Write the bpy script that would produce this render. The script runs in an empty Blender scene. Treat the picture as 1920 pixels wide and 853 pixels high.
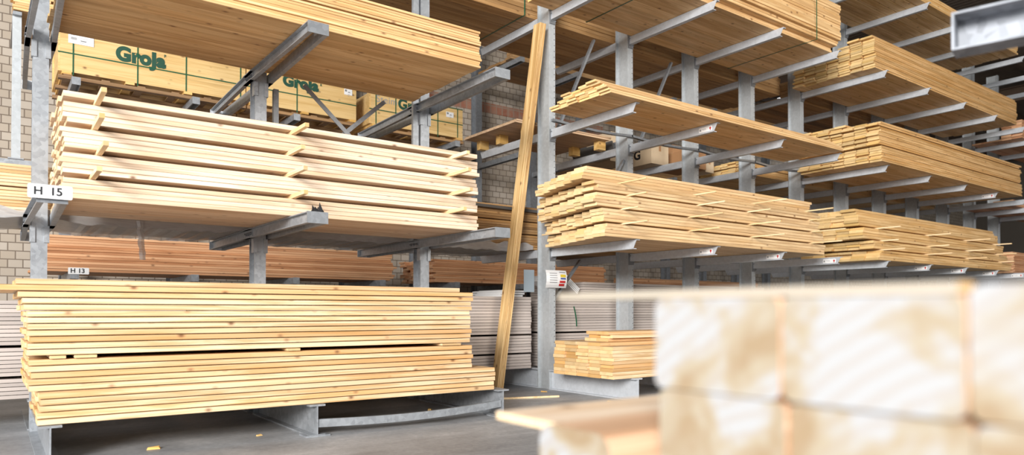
import bpy, bmesh, math, random
from math import sin, cos, radians as R, pi
from mathutils import Vector, Matrix
rnd = random.Random(7)
scn = bpy.context.scene
COL = scn.collection
H = 1.0                                   # camera height; rack levels below are given relative to it

# ------------------------------------------------------------------ camera
FPX, YAW, PIT, CY = 1327.0, R(36.34), R(0.8), 564.6
cd = bpy.data.cameras.new('camera'); cam = bpy.data.objects.new('camera', cd); COL.objects.link(cam)
cam.location = (0, 0, H); cam.rotation_euler = (pi/2 + PIT, 0, -YAW)
cd.sensor_width = 36.0; cd.lens = FPX/1920*36; cd.shift_y = (CY-426.5)/1920
cd.clip_start = 0.05; cd.clip_end = 200
cd.dof.use_dof = True; cd.dof.focus_distance = 7.2; cd.dof.aperture_fstop = 1.5
scn.camera = cam
fw = Vector((sin(YAW)*cos(PIT), cos(YAW)*cos(PIT), sin(PIT))); rt = Vector((cos(YAW), -sin(YAW), 0)); up = rt.cross(fw)
def ray(u, v): return fw + rt*((u-960)/FPX) - up*((v-CY)/FPX)
def on_y(u, v, y):                        # the point of the plane Y = y seen at pixel (u, v) of the photograph
    d = ray(u, v); return Vector((0, 0, H)) + d*(y/d.y)
def on_z(u, v, z):
    d = ray(u, v); return Vector((0, 0, H)) + d*((z-H)/d.z)

# ------------------------------------------------------------------ materials
def new_mat(name):
    m = bpy.data.materials.new(name); m.use_nodes = True
    nt = m.node_tree; b = nt.nodes['Principled BSDF']
    return m, nt, b
class NT:
    def __init__(s, nt): s.nt = nt
    def n(s, t, **kw):
        x = s.nt.nodes.new(t)
        for k, v in kw.items(): setattr(x, k, v)
        return x
    def l(s, a, b): s.nt.links.new(a, b)
    def math(s, op, a, b=None, c=None, clamp=False):
        x = s.n('ShaderNodeMath', operation=op, use_clamp=clamp)
        for i, v in enumerate((a, b, c)):
            if v is None: continue
            if isinstance(v, (int, float)): x.inputs[i].default_value = v
            else: s.l(v, x.inputs[i])
        return x.outputs[0]
    def mix(s, f, a, b, mode='MIX'):
        x = s.n('ShaderNodeMix', data_type='RGBA', blend_type=mode)
        for i, v in ((0, f), (6, a), (7, b)):
            if isinstance(v, (int, float)): x.inputs[i].default_value = v
            elif isinstance(v, (tuple, list)): x.inputs[i].default_value = (*v[:3], 1)
            else: s.l(v, x.inputs[i])
        return x.outputs[2]
    def ramp(s, f, stops):
        x = s.n('ShaderNodeValToRGB'); e = x.color_ramp.elements
        while len(e) < len(stops): e.new(0.5)
        for k, (p, c) in enumerate(stops):
            e[k].position = p; e[k].color = (*c, 1) if len(c) == 3 else c
        s.l(f, x.inputs[0]); return x.outputs[0]
    def mapped(s, vec, scale):
        x = s.n('ShaderNodeMapping'); x.inputs['Scale'].default_value = scale; s.l(vec, x.inputs['Vector']); return x.outputs[0]
    def noise(s, vec, scale, detail=3, rough=0.55, dist=0.0):
        x = s.n('ShaderNodeTexNoise'); x.inputs['Scale'].default_value = scale; x.inputs['Detail'].default_value = detail
        x.inputs['Roughness'].default_value = rough; x.inputs['Distortion'].default_value = dist
        if vec is not None: s.l(vec, x.inputs['Vector'])
        return x.outputs['Fac']

def wood(name, light, dark, knot=0.15, var=0.22, tint=(0.62, 0.33, 0.11), tint_amt=0.35, rough=0.6, swap=False):
    m, nt, b = new_mat(name); t = NT(nt)
    tc = t.n('ShaderNodeTexCoord'); oi = t.n('ShaderNodeObjectInfo'); r = oi.outputs['Random']
    off = t.n('ShaderNodeCombineXYZ')
    for k, f in enumerate((91.0, 53.0, 17.0)): t.l(t.math('MULTIPLY', r, f), off.inputs[k])
    add = t.n('ShaderNodeVectorMath', operation='ADD'); t.l(tc.outputs['Object'], add.inputs[0]); t.l(off.outputs[0], add.inputs[1])
    P = add.outputs[0]
    sc = (lambda a, c: (c, a, c)) if swap else (lambda a, c: (a, c, c))
    g1 = t.noise(t.mapped(P, sc(0.35, 6)), 2.6, 4, 0.6, 0.8)
    g2 = t.noise(t.mapped(P, sc(0.8, 55)), 1.6, 3, 0.6, 0.2)
    col = t.ramp(t.math('ADD', t.math('MULTIPLY', g1, 0.65), t.math('MULTIPLY', g2, 0.35)), [(0.34, tuple(x*0.82 for x in dark)), (0.44, dark), (0.55, light), (0.75, light)])
    r2 = t.math('FRACT', t.math('MULTIPLY', r, 13.73)); r3 = t.math('FRACT', t.math('MULTIPLY', r, 37.31))
    col = t.mix(t.math('MULTIPLY', t.math('POWER', r3, 2.5), tint_amt), col, tint)
    stain = t.noise(t.mapped(P, sc(0.7, 7)), 1.1, 2, 0.5)
    col = t.mix(t.math('MULTIPLY', t.math('SUBTRACT', stain, 0.55, clamp=True), 2.6, clamp=True), col, tint)
    hsv = t.n('ShaderNodeHueSaturation'); t.l(col, hsv.inputs['Color'])
    t.l(t.math('MULTIPLY_ADD', r2, var, 1.0-var*0.62), hsv.inputs['Value'])
    col = hsv.outputs[0]
    vo = t.n('ShaderNodeTexVoronoi'); vo.inputs['Scale'].default_value = 1.0; t.l(t.mapped(P, sc(5.5, 8.5)), vo.inputs['Vector'])
    sep = t.n('ShaderNodeSeparateColor'); t.l(vo.outputs['Color'], sep.inputs[0])
    sel = t.math('LESS_THAN', sep.outputs[0], min(1.0, knot*4.5))
    k = t.math('MULTIPLY', sel, t.ramp(vo.outputs['Distance'], [(0.05, (1, 1, 1)), (0.13, (0.35, 0.35, 0.35)), (0.2, (0, 0, 0))]))
    col = t.mix(t.math('MULTIPLY', k, 0.85), col, (0.16, 0.06, 0.02))
    t.l(col, b.inputs['Base Color']); b.inputs['Roughness'].default_value = rough
    return m
def end_grain(name, light, dark, tint, var=0.4):
    m, nt, b = new_mat(name); t = NT(nt)
    tc = t.n('ShaderNodeTexCoord'); oi = t.n('ShaderNodeObjectInfo'); r = oi.outputs['Random']
    off = t.n('ShaderNodeCombineXYZ')
    for k, f in enumerate((3.0, 1.7, 0.9)): t.l(t.math('MULTIPLY_ADD', r, f*0.25, -0.1*f), off.inputs[k])
    add = t.n('ShaderNodeVectorMath', operation='ADD'); t.l(tc.outputs['Object'], add.inputs[0]); t.l(off.outputs[0], add.inputs[1])
    w = t.n('ShaderNodeTexWave', wave_type='RINGS', rings_direction='X'); w.inputs['Scale'].default_value = 26; w.inputs['Distortion'].default_value = 1.5
    t.l(add.outputs[0], w.inputs['Vector'])
    n = t.noise(add.outputs[0], 9.0, 3)
    r2 = t.math('FRACT', t.math('MULTIPLY', r, 13.73)); r3 = t.math('FRACT', t.math('MULTIPLY', r, 37.31))
    col = t.mix(t.math('MULTIPLY', w.outputs['Fac'], 0.35), light, dark)
    col = t.mix(t.math('MULTIPLY', t.math('SUBTRACT', n, 0.5, clamp=True), 2.5, clamp=True), col, dark)
    col = t.mix(t.math('MULTIPLY', t.math('POWER', r3, 2.0), 0.75), col, tint)
    hsv = t.n('ShaderNodeHueSaturation'); t.l(col, hsv.inputs['Color']); t.l(t.math('MULTIPLY_ADD', r2, var, 1.0-var*0.7), hsv.inputs['Value'])
    t.l(hsv.outputs[0], b.inputs['Base Color']); b.inputs['Roughness'].default_value = 0.75
    return m
def plain(name, c, rough=0.5, metal=0.0, var=0.0, scale=8.0):
    m, nt, b = new_mat(name); t = NT(nt)
    tc = t.n('ShaderNodeTexCoord')
    n = t.noise(tc.outputs['Object'], scale, 4)
    d = tuple(x*(1-max(var, 0.04)) for x in c)
    t.l(t.mix(n, d, c), b.inputs['Base Color'])
    b.inputs['Roughness'].default_value = rough; b.inputs['Metallic'].default_value = metal
    return m
def galvanised(name, c, metal=0.55, rough=0.42, lo=0.74):
    m, nt, b = new_mat(name); t = NT(nt)
    tc = t.n('ShaderNodeTexCoord')
    vo = t.n('ShaderNodeTexVoronoi'); vo.inputs['Scale'].default_value = 30; t.l(tc.outputs['Object'], vo.inputs['Vector'])
    sep = t.n('ShaderNodeSeparateColor'); t.l(vo.outputs['Color'], sep.inputs[0])
    n = t.noise(tc.outputs['Object'], 3.0, 5, 0.65)
    f = t.math('ADD', t.math('MULTIPLY', sep.outputs[0], 0.3), t.math('MULTIPLY', n, 0.75))
    col = t.ramp(f, [(0.28, tuple(x*lo for x in c)), (0.72, c)])
    t.l(col, b.inputs['Base Color']); b.inputs['Metallic'].default_value = metal
    t.l(t.math('MULTIPLY_ADD', n, 0.25, rough-0.1), b.inputs['Roughness'])
    return m

W_PALE = (wood('pale_spruce', (0.84, 0.68, 0.52), (0.70, 0.51, 0.35), 0.10, 0.14, (0.74, 0.47, 0.24), 0.35), end_grain('pale_spruce_end', (0.88, 0.68, 0.44), (0.62, 0.40, 0.2), (0.66, 0.42, 0.2)))
W_YEL = (wood('yellow_spruce', (0.83, 0.635, 0.41), (0.64, 0.42, 0.21), 0.12, 0.24, (0.62, 0.31, 0.09), 0.8), end_grain('yellow_spruce_end', (0.90, 0.66, 0.36), (0.58, 0.36, 0.15), (0.72, 0.36, 0.08)))
W_TAN = (wood('tan_spruce', (0.76, 0.54, 0.30), (0.60, 0.39, 0.2), 0.12, 0.2, (0.56, 0.31, 0.10), 0.4), end_grain('tan_spruce_end', (0.93, 0.72, 0.42), (0.66, 0.43, 0.18), (0.8, 0.5, 0.18), 0.3))
W_GOLD = (wood('golden_spruce', (0.80, 0.54, 0.26), (0.63, 0.38, 0.15), 0.12, 0.18, (0.58, 0.29, 0.07), 0.45), end_grain('golden_spruce_end', (0.88, 0.64, 0.32), (0.56, 0.35, 0.12), (0.70, 0.43, 0.12), 0.4))
W_THIN = (wood('board_spruce', (0.80, 0.54, 0.27), (0.62, 0.37, 0.16), 0.16, 0.2, (0.60, 0.32, 0.1), 0.4), end_grain('board_spruce_end', (0.93, 0.70, 0.36), (0.6, 0.36, 0.12), (0.8, 0.48, 0.14)))
W_RED = (wood('larch', (0.66, 0.32, 0.15), (0.48, 0.20, 0.08), 0.10, 0.3, (0.80, 0.48, 0.27), 0.7), end_grain('larch_end', (0.78, 0.48, 0.28), (0.5, 0.24, 0.1), (0.5, 0.2, 0.08)))
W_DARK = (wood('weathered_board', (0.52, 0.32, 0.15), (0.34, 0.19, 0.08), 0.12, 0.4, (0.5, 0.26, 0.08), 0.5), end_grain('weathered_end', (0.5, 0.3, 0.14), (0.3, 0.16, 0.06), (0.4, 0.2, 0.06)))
W_STICK = (wood('lath_pine', (0.92, 0.74, 0.48), (0.80, 0.58, 0.32), 0.0, 0.1, (0.8, 0.5, 0.2), 0.3, swap=True), end_grain('lath_end', (0.85, 0.6, 0.32), (0.6, 0.36, 0.14), (0.7, 0.4, 0.14)))
W_LEAN = (wood('weathered_yellow_plank', (0.80, 0.56, 0.27), (0.56, 0.33, 0.12), 0.2, 0.15, (0.36, 0.18, 0.05), 0.3), W_GOLD[1])
W_FGLATH = (wood('grey_white_lath', (0.40, 0.36, 0.30), (0.33, 0.28, 0.21), 0.0, 0.1, (0.36, 0.28, 0.18), 0.2, swap=True), W_STICK[1])
W_CRATE = wood('crate_plywood', (0.78, 0.55, 0.25), (0.68, 0.44, 0.17), 0.10, 0.08, (0.62, 0.36, 0.1), 0.3)
W_PALLET = wood('pallet_wood', (0.36, 0.22, 0.11), (0.24, 0.13, 0.06), 0.1, 0.3, (0.4, 0.22, 0.08), 0.4)
W_BLOCK = wood('block_pine', (0.84, 0.56, 0.22), (0.68, 0.4, 0.12), 0.1, 0.2, (0.8, 0.44, 0.08), 0.5)
W_SHEET = wood('sheet_board', (0.62, 0.43, 0.27), (0.5, 0.33, 0.2), 0.02, 0.15, (0.5, 0.3, 0.15), 0.3)
def beam_end():
    m, nt, b = new_mat('sawn_beam_end'); t = NT(nt)
    tc = t.n('ShaderNodeTexCoord'); oi = t.n('ShaderNodeObjectInfo'); r = oi.outputs['Random']
    off = t.n('ShaderNodeCombineXYZ')
    for k, f in enumerate((7.0, 3.0, 5.0)): t.l(t.math('MULTIPLY', r, f), off.inputs[k])
    add = t.n('ShaderNodeVectorMath', operation='ADD'); t.l(tc.outputs['Object'], add.inputs[0]); t.l(off.outputs[0], add.inputs[1])
    n = t.noise(add.outputs[0], 9.0, 3, 0.55, 0.6)
    w = t.n('ShaderNodeTexWave', wave_type='RINGS', rings_direction='X'); w.inputs['Scale'].default_value = 14; w.inputs['Distortion'].default_value = 2.0
    t.l(add.outputs[0], w.inputs['Vector'])
    col = t.ramp(n, [(0.35, (0.25, 0.18, 0.105)), (0.45, (0.305, 0.26, 0.19)), (0.56, (0.33, 0.335, 0.345))])
    col = t.mix(t.math('MULTIPLY', w.outputs['Fac'], 0.3), col, (0.27, 0.2, 0.135))
    t.l(col, b.inputs['Base Color']); b.inputs['Roughness'].default_value = 0.8
    return m
W_BEAM = (wood('sawn_beam_side', (0.72, 0.5, 0.34), (0.52, 0.32, 0.19), 0.1, 0.2, (0.6, 0.34, 0.2), 0.4), beam_end())

def panel_mat():
    m, nt, b = new_mat('grey_panel'); t = NT(nt)
    tc = t.n('ShaderNodeTexCoord'); oi = t.n('ShaderNodeObjectInfo')
    n = t.noise(t.mapped(tc.outputs['Object'], (0.5, 4, 60)), 2, 4)
    col = t.mix(n, (0.42, 0.35, 0.31), (0.60, 0.54, 0.50))
    hsv = t.n('ShaderNodeHueSaturation'); t.l(col, hsv.inputs['Color']); t.l(t.math('MULTIPLY_ADD', oi.outputs['Random'], 0.3, 0.8), hsv.inputs['Value'])
    t.l(hsv.outputs[0], b.inputs['Base Color']); b.inputs['Roughness'].default_value = 0.5
    return m
M_PANEL = panel_mat()
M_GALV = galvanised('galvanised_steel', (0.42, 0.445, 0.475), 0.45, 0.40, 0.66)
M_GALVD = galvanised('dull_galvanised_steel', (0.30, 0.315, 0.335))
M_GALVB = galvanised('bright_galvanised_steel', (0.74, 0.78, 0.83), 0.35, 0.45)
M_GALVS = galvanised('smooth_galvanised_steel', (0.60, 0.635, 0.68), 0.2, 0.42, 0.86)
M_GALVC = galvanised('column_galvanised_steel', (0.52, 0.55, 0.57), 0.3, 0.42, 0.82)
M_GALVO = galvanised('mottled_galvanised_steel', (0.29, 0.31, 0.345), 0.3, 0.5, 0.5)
M_HOLE = plain('dark_hole', (0.03, 0.03, 0.03), 0.8)
M_WHITE = plain('white_plastic', (0.9, 0.9, 0.9), 0.35)
M_PAPER = plain('paper', (0.92, 0.92, 0.92), 0.6)
M_BLACK = plain('black_ink', (0.012, 0.012, 0.014), 0.5)
M_GREEN = plain('green_strap', (0.01, 0.10, 0.045), 0.4)
M_STENCIL = plain('green_stencil_paint', (0.02, 0.09, 0.055), 0.7, var=0.3)
M_RED = plain('red_ink', (0.6, 0.03, 0.03), 0.5)
M_YELLOW = plain('yellow_ink', (0.8, 0.6, 0.05), 0.5)
M_BLUE = plain('blue_ink', (0.05, 0.09, 0.35), 0.5)
M_GREYINK = plain('grey_ink', (0.35, 0.35, 0.36), 0.5)
M_STEELBLUE = plain('blue_grey_sheet', (0.38, 0.45, 0.50), 0.5)
M_CARTON = plain('brown_carton', (0.42, 0.22, 0.10), 0.75, var=0.15)
M_CARTONW = plain('pale_carton', (0.62, 0.48, 0.32), 0.75, var=0.15)
M_DARKSTEEL = plain('dark_steel', (0.08, 0.075, 0.07), 0.6)
def brick_mat():
    m, nt, b = new_mat('cream_brick'); t = NT(nt)
    tc = t.n('ShaderNodeTexCoord'); sp = t.n('ShaderNodeSeparateXYZ'); t.l(tc.outputs['Object'], sp.inputs[0])
    cb = t.n('ShaderNodeCombineXYZ'); t.l(sp.outputs[0], cb.inputs[0]); t.l(sp.outputs[2], cb.inputs[1])
    br = t.n('ShaderNodeTexBrick'); t.l(cb.outputs[0], br.inputs['Vector'])
    br.inputs['Color1'].default_value = (0.56, 0.50, 0.43, 1); br.inputs['Color2'].default_value = (0.46, 0.39, 0.31, 1); br.inputs['Mortar'].default_value = (0.14, 0.11, 0.085, 1)
    br.inputs['Scale'].default_value = 1.0; br.inputs['Mortar Size'].default_value = 0.008; br.inputs['Mortar Smooth'].default_value = 0.2
    br.inputs['Brick Width'].default_value = 0.19; br.inputs['Row Height'].default_value = 0.127
    n = t.noise(tc.outputs['Object'], 1.2, 5, 0.6)
    t.l(t.mix(t.math('MULTIPLY', n, 0.5), br.outputs['Color'], (0.30, 0.23, 0.17), 'MIX'), b.inputs['Base Color'])
    bp = t.n('ShaderNodeBump'); bp.inputs['Strength'].default_value = 0.5; bp.inputs['Distance'].default_value = 0.01
    t.l(br.outputs['Fac'], bp.inputs['Height']); bp.invert = True; t.l(bp.outputs[0], b.inputs['Normal'])
    b.inputs['Roughness'].default_value = 0.85
    return m
def redbrick_mat():
    m, nt, b = new_mat('red_brick'); t = NT(nt)
    tc = t.n('ShaderNodeTexCoord'); sp = t.n('ShaderNodeSeparateXYZ'); t.l(tc.outputs['Object'], sp.inputs[0])
    cb = t.n('ShaderNodeCombineXYZ'); t.l(sp.outputs[0], cb.inputs[0]); t.l(sp.outputs[2], cb.inputs[1])
    br = t.n('ShaderNodeTexBrick'); br.offset = 0; t.l(cb.outputs[0], br.inputs['Vector'])
    br.inputs['Color1'].default_value = (0.34, 0.10, 0.05, 1); br.inputs['Color2'].default_value = (0.42, 0.2, 0.13, 1); br.inputs['Mortar'].default_value = (0.34, 0.26, 0.2, 1)
    br.inputs['Scale'].default_value = 1.0; br.inputs['Mortar Size'].default_value = 0.012; br.inputs['Brick Width'].default_value = 0.16; br.inputs['Row Height'].default_value = 0.4
    n = t.noise(tc.outputs['Object'], 4, 5, 0.6)
    t.l(t.mix(t.math('MULTIPLY', t.math('SUBTRACT', n, 0.45, clamp=True), 4, clamp=True), br.outputs['Color'], (0.36, 0.25, 0.19)), b.inputs['Base Color'])
    b.inputs['Roughness'].default_value = 0.9
    return m
def floor_mat():
    m, nt, b = new_mat('concrete'); t = NT(nt)
    tc = t.n('ShaderNodeTexCoord'); P = tc.outputs['Object']
    n1 = t.noise(P, 0.9, 6, 0.62, 0.4); n2 = t.noise(P, 22, 5, 0.7); n3 = t.noise(t.mapped(P, (0.35, 2.2, 1)), 1.3, 4, 0.6, 0.5)
    f = t.math('ADD', t.math('MULTIPLY', n1, 0.5), t.math('ADD', t.math('MULTIPLY', n2, 0.22), t.math('MULTIPLY', n3, 0.28)))
    col = t.ramp(f, [(0.36, (0.15, 0.155, 0.165)), (0.52, (0.33, 0.337, 0.35)), (0.66, (0.55, 0.555, 0.565))])
    t.l(col, b.inputs['Base Color']); t.l(t.math('MULTIPLY_ADD', n1, 0.3, 0.35), b.inputs['Roughness'])
    bp = t.n('ShaderNodeBump'); bp.inputs['Strength'].default_value = 0.12; t.l(n2, bp.inputs['Height']); t.l(bp.outputs[0], b.inputs['Normal'])
    return m
def roof_mat():
    m, nt, b = new_mat('corrugated_roof'); t = NT(nt)
    tc = t.n('ShaderNodeTexCoord'); n = t.noise(tc.outputs['Object'], 1.5, 4)
    t.l(t.mix(n, (0.10, 0.075, 0.055), (0.2, 0.16, 0.125)), b.inputs['Base Color']); b.inputs['Roughness'].default_value = 0.8
    return m
M_BRICK, M_REDB, M_FLOOR, M_ROOF = brick_mat(), redbrick_mat(), floor_mat(), roof_mat()
def wrap_mat():
    m, nt, b = new_mat('clear_film'); t = NT(nt)
    tc = t.n('ShaderNodeTexCoord'); n = t.noise(t.mapped(tc.outputs['Object'], (1, 6, 6)), 4, 4, 0.6, 1.5)
    t.l(t.mix(n, (0.30, 0.29, 0.28), (0.62, 0.61, 0.61)), b.inputs['Base Color'])
    b.inputs['Roughness'].default_value = 0.25; b.inputs['Alpha'].default_value = 0.75
    bp = t.n('ShaderNodeBump'); bp.inputs['Strength'].default_value = 0.6; t.l(n, bp.inputs['Height']); t.l(bp.outputs[0], b.inputs['Normal'])
    return m
M_FILM = wrap_mat()
def skylight_mat():
    m, nt, b = new_mat('translucent_roof_sheet'); t = NT(nt)
    tc = t.n('ShaderNodeTexCoord'); n = t.noise(tc.outputs['Object'], 2, 3)
    t.l(t.mix(n, (0.8, 0.85, 0.9), (0.95, 0.97, 1)), b.inputs['Base Color'])
    b.inputs['Emission Color'].default_value = (0.9, 0.95, 1, 1); b.inputs['Emission Strength'].default_value = 2.5
    return m
M_SKYL = skylight_mat()

# ------------------------------------------------------------------ mesh helpers
class MB:
    def __init__(s): s.v = []; s.f = []; s.mi = []
    def add(s, vs, fs, mi=0):
        b = len(s.v); s.v += [tuple(v) for v in vs]; s.f += [tuple(b+i for i in f) for f in fs]
        s.mi += mi if isinstance(mi, list) else [mi]*len(fs); return s
    def box(s, x0, x1, y0, y1, z0, z1, mi=0, M=None):
        vs = [Vector((x, y, z)) for x in (x0, x1) for y in (y0, y1) for z in (z0, z1)]
        if M is not None: vs = [M @ v for v in vs]
        return s.add(vs, [(0, 1, 3, 2), (4, 6, 7, 5), (0, 4, 5, 1), (2, 3, 7, 6), (0, 2, 6, 4), (1, 5, 7, 3)], mi)
    def prism(s, poly, a, b, axis='x', mi=0, mend=None, M=None):
        """extrude polygon from a to b along axis; poly in the other two axes (y,z)|(x,z)|(x,y)"""
        def P(p, t):
            return {'x': (t, p[0], p[1]), 'y': (p[0], t, p[1]), 'z': (p[0], p[1], t)}[axis]
        n = len(poly); vs = [Vector(P(p, a)) for p in poly] + [Vector(P(p, b)) for p in poly]
        if M is not None: vs = [M @ v for v in vs]
        fs = [(i, (i+1) % n, n+(i+1) % n, n+i) for i in range(n)]; ms = [mi]*n
        fs += [tuple(range(n-1, -1, -1)), tuple(range(n, 2*n))]; ms += [mi if mend is None else mend]*2
        return s.add(vs, fs, ms)
    def bar(s, p, q, w, h, mi=0, upv=(0, 0, 1)):
        """rectangular bar from p to q, w across, h along upv"""
        p, q = Vector(p), Vector(q); d = (q-p); L = d.length; d.normalize()
        x = d.cross(Vector(upv)); x = x.normalized() if x.length > 1e-6 else Vector((1, 0, 0)); z = x.cross(d)
        M = Matrix((( *x,), (*d,), (*z,))).transposed().to_4x4(); M.translation = p
        return s.box(-w/2, w/2, 0, L, -h/2, h/2, mi, M)
    def tube(s, p, q, r, n=8, mi=0):
        p, q = Vector(p), Vector(q); d = (q-p).normalized(); x = d.orthogonal().normalized(); y = d.cross(x)
        vs = [c + (x*cos(2*pi*i/n)+y*sin(2*pi*i/n))*r for c in (p, q) for i in range(n)]
        fs = [(i, (i+1) % n, n+(i+1) % n, n+i) for i in range(n)]+[tuple(range(n-1, -1, -1)), tuple(range(n, 2*n))]
        return s.add(vs, fs, mi)
    def mesh(s, name, mats):
        me = bpy.data.meshes.new(name); me.from_pydata(s.v, [], s.f)
        for m in (mats if isinstance(mats, (tuple, list)) else (mats,)): me.materials.append(m)
        me.polygons.foreach_set('material_index', s.mi)
        bm = bmesh.new(); bm.from_mesh(me); bmesh.ops.recalc_face_normals(bm, faces=bm.faces); bm.to_mesh(me); bm.free()
        me.update(); return me
    def obj(s, name, mats, parent=None, loc=None):
        return link(name, s.mesh(name, mats), parent, loc)
def link(name, me, parent=None, loc=None):
    o = bpy.data.objects.new(name, me); COL.objects.link(o)
    if parent is not None: o.parent = parent
    if loc is not None: o.location = loc
    return o
def tag(o, label, cat, group=None, kind=None):
    o['label'] = label; o['category'] = cat
    if group: o['group'] = group
    if kind: o['kind'] = kind
    return o
def thing(name, label, cat, loc=(0, 0, 0), group=None, rz=0):
    o = bpy.data.objects.new(name, None); COL.objects.link(o); o.location = loc; o.rotation_euler.z = rz
    return tag(o, label, cat, group)
def struct(o): o['kind'] = 'structure'; return o
def text_mesh(s, size, offset=0.0, depth=0.001, space=1.0, shear=0.0):
    cu = bpy.data.curves.new('lettering', 'FONT'); cu.body = s; cu.size = size; cu.offset = offset; cu.extrude = depth
    cu.align_x = 'CENTER'; cu.align_y = 'CENTER'; cu.space_character = space; cu.shear = shear
    o = bpy.data.objects.new('lettering', cu); COL.objects.link(o)
    bpy.context.view_layer.update()
    me = bpy.data.meshes.new_from_object(o.evaluated_get(bpy.context.evaluated_depsgraph_get()))
    bpy.data.objects.remove(o); bpy.data.curves.remove(cu)
    return me
def lettering(name, s, size, mat, parent, loc, offset=0.0, space=1.0, sx=1.0, rot=(pi/2, 0, 0), cuts=None):
    me = text_mesh(s, size, offset, 0.001, space); me.materials.clear(); me.materials.append(mat)
    o = link(name, me, parent, loc); o.rotation_euler = rot; o.scale = (sx, 1, 1); return o

ORD = 'zeroth first second third fourth fifth sixth seventh eighth ninth tenth eleventh twelfth thirteenth fourteenth fifteenth sixteenth seventeenth eighteenth nineteenth twentieth twenty-first twenty-second twenty-third twenty-fourth'.split()

# ------------------------------------------------------------------ setting
MB().box(-14, 34, -10, 13.2, -0.2, 0, 0).obj('floor', M_FLOOR); struct(bpy.data.objects['floor'])
struct(MB().box(-14, 34, 13.0, 13.25, 0, 7.6).obj('wall_back', M_BRICK))
struct(MB().box(33.7, 34, 0.5, 13.0, 0, 7.6).obj('wall_right', plain('dark_wall', (0.10, 0.085, 0.07), 0.9, var=0.3, scale=1)))
b0 = on_y(870, 201, 13).z
struct(MB().box(6.9, 12.4, 12.985, 13.0, b0-0.02, b0+0.2).obj('trim_1', M_REDB))
struct(MB().box(3.0, 33.7, -6.3, -6.0, 0, 7.6).obj('light_block_wall', plain('grey_light_block', (0.16, 0.145, 0.13), 0.9, var=0.3, scale=1)))  # unseen wall, added to block sky light from the right front
# roof: corrugated sheets on purlins and girders
RZ = 7.6
def corrugated(x0, x1, y0, y1, z, pitch=0.15, amp=0.03):
    m = MB(); n = int((x1-x0)/pitch)*4; vs = []
    for i in range(n+1):
        x = x0+(x1-x0)*i/n; zz = z+amp*(0, 1, 1, 0)[i % 4] if n else z
        vs += [(x, y0, zz), (x, y1, zz)]
    return m.add(vs, [(2*i, 2*i+1, 2*i+3, 2*i+2) for i in range(n)])
SKX, SKY = 21.2, 11.6
struct(corrugated(3.0, 34, -6.0, 0.8, RZ).obj('ceiling_panel', M_ROOF))  # unseen roof strip, added to keep sky light off the near side
struct(corrugated(-3, 34, 0.8, SKY-0.9, RZ).obj('ceiling', M_ROOF))
struct(corrugated(-3, SKX-1.6, SKY-0.9, 13.0, RZ).obj('ceiling_panel', M_ROOF))
struct(corrugated(SKX+1.8, 34, SKY-0.9, 13.0, RZ).obj('ceiling_panel', M_ROOF))
struct(corrugated(SKX-1.6, SKX+1.8, SKY-0.9, 13.0, RZ+0.01).obj('window_1', M_SKYL))
M_GIRD = plain('brown_girder', (0.11, 0.07, 0.045), 0.8, var=0.2)
for k, y in enumerate((1.0, 3.0, 5.0, 7.0, 9.0, 11.0, 12.8)):
    struct(MB().box(-3, 33.7, y-0.06, y+0.06, RZ-0.2, RZ-0.005).obj('ceiling_beam_purlin', M_GIRD))
for k, x in enumerate((-2.5, 4.0, 10.5, 17.0, 23.5, 30.0)):
    m = MB(); m.box(x-0.1, x+0.1, 0.8, 13.0, RZ-0.235, RZ-0.205); m.box(x-0.012, x+0.012, 0.8, 13.0, RZ-0.6, RZ-0.235); m.box(x-0.1, x+0.1, 0.8, 13.0, RZ-0.63, RZ-0.6)
    struct(m.obj('ceiling_beam_girder', M_GIRD))

# ------------------------------------------------------------------ racks
TIP, CF, CB, BACK = 5.5, 7.0, 7.24, 8.62
LV = {0: 0.255, 1: 0.80+H, 2: 2.33+H, 3: 3.85+H, 4: 5.33+H}
def bolt(m, p, axis, r=0.016, h=0.02):
    q = Vector(p)+Vector(axis)*h; m.tube(p, q, r, 6); m.tube(q, q+Vector(axis)*0.012, r*0.5, 6)
def i_beam_y(m, x, y0, y1, z0, z1, w, tf=0.014, tw=0.010):
    m.box(x-w/2, x+w/2, y0, y1, z0, z0+tf); m.box(x-w/2, x+w/2, y0, y1, z1-tf, z1); m.box(x-tw/2, x+tw/2, y0, y1, z0+tf, z1-tf)

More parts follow.
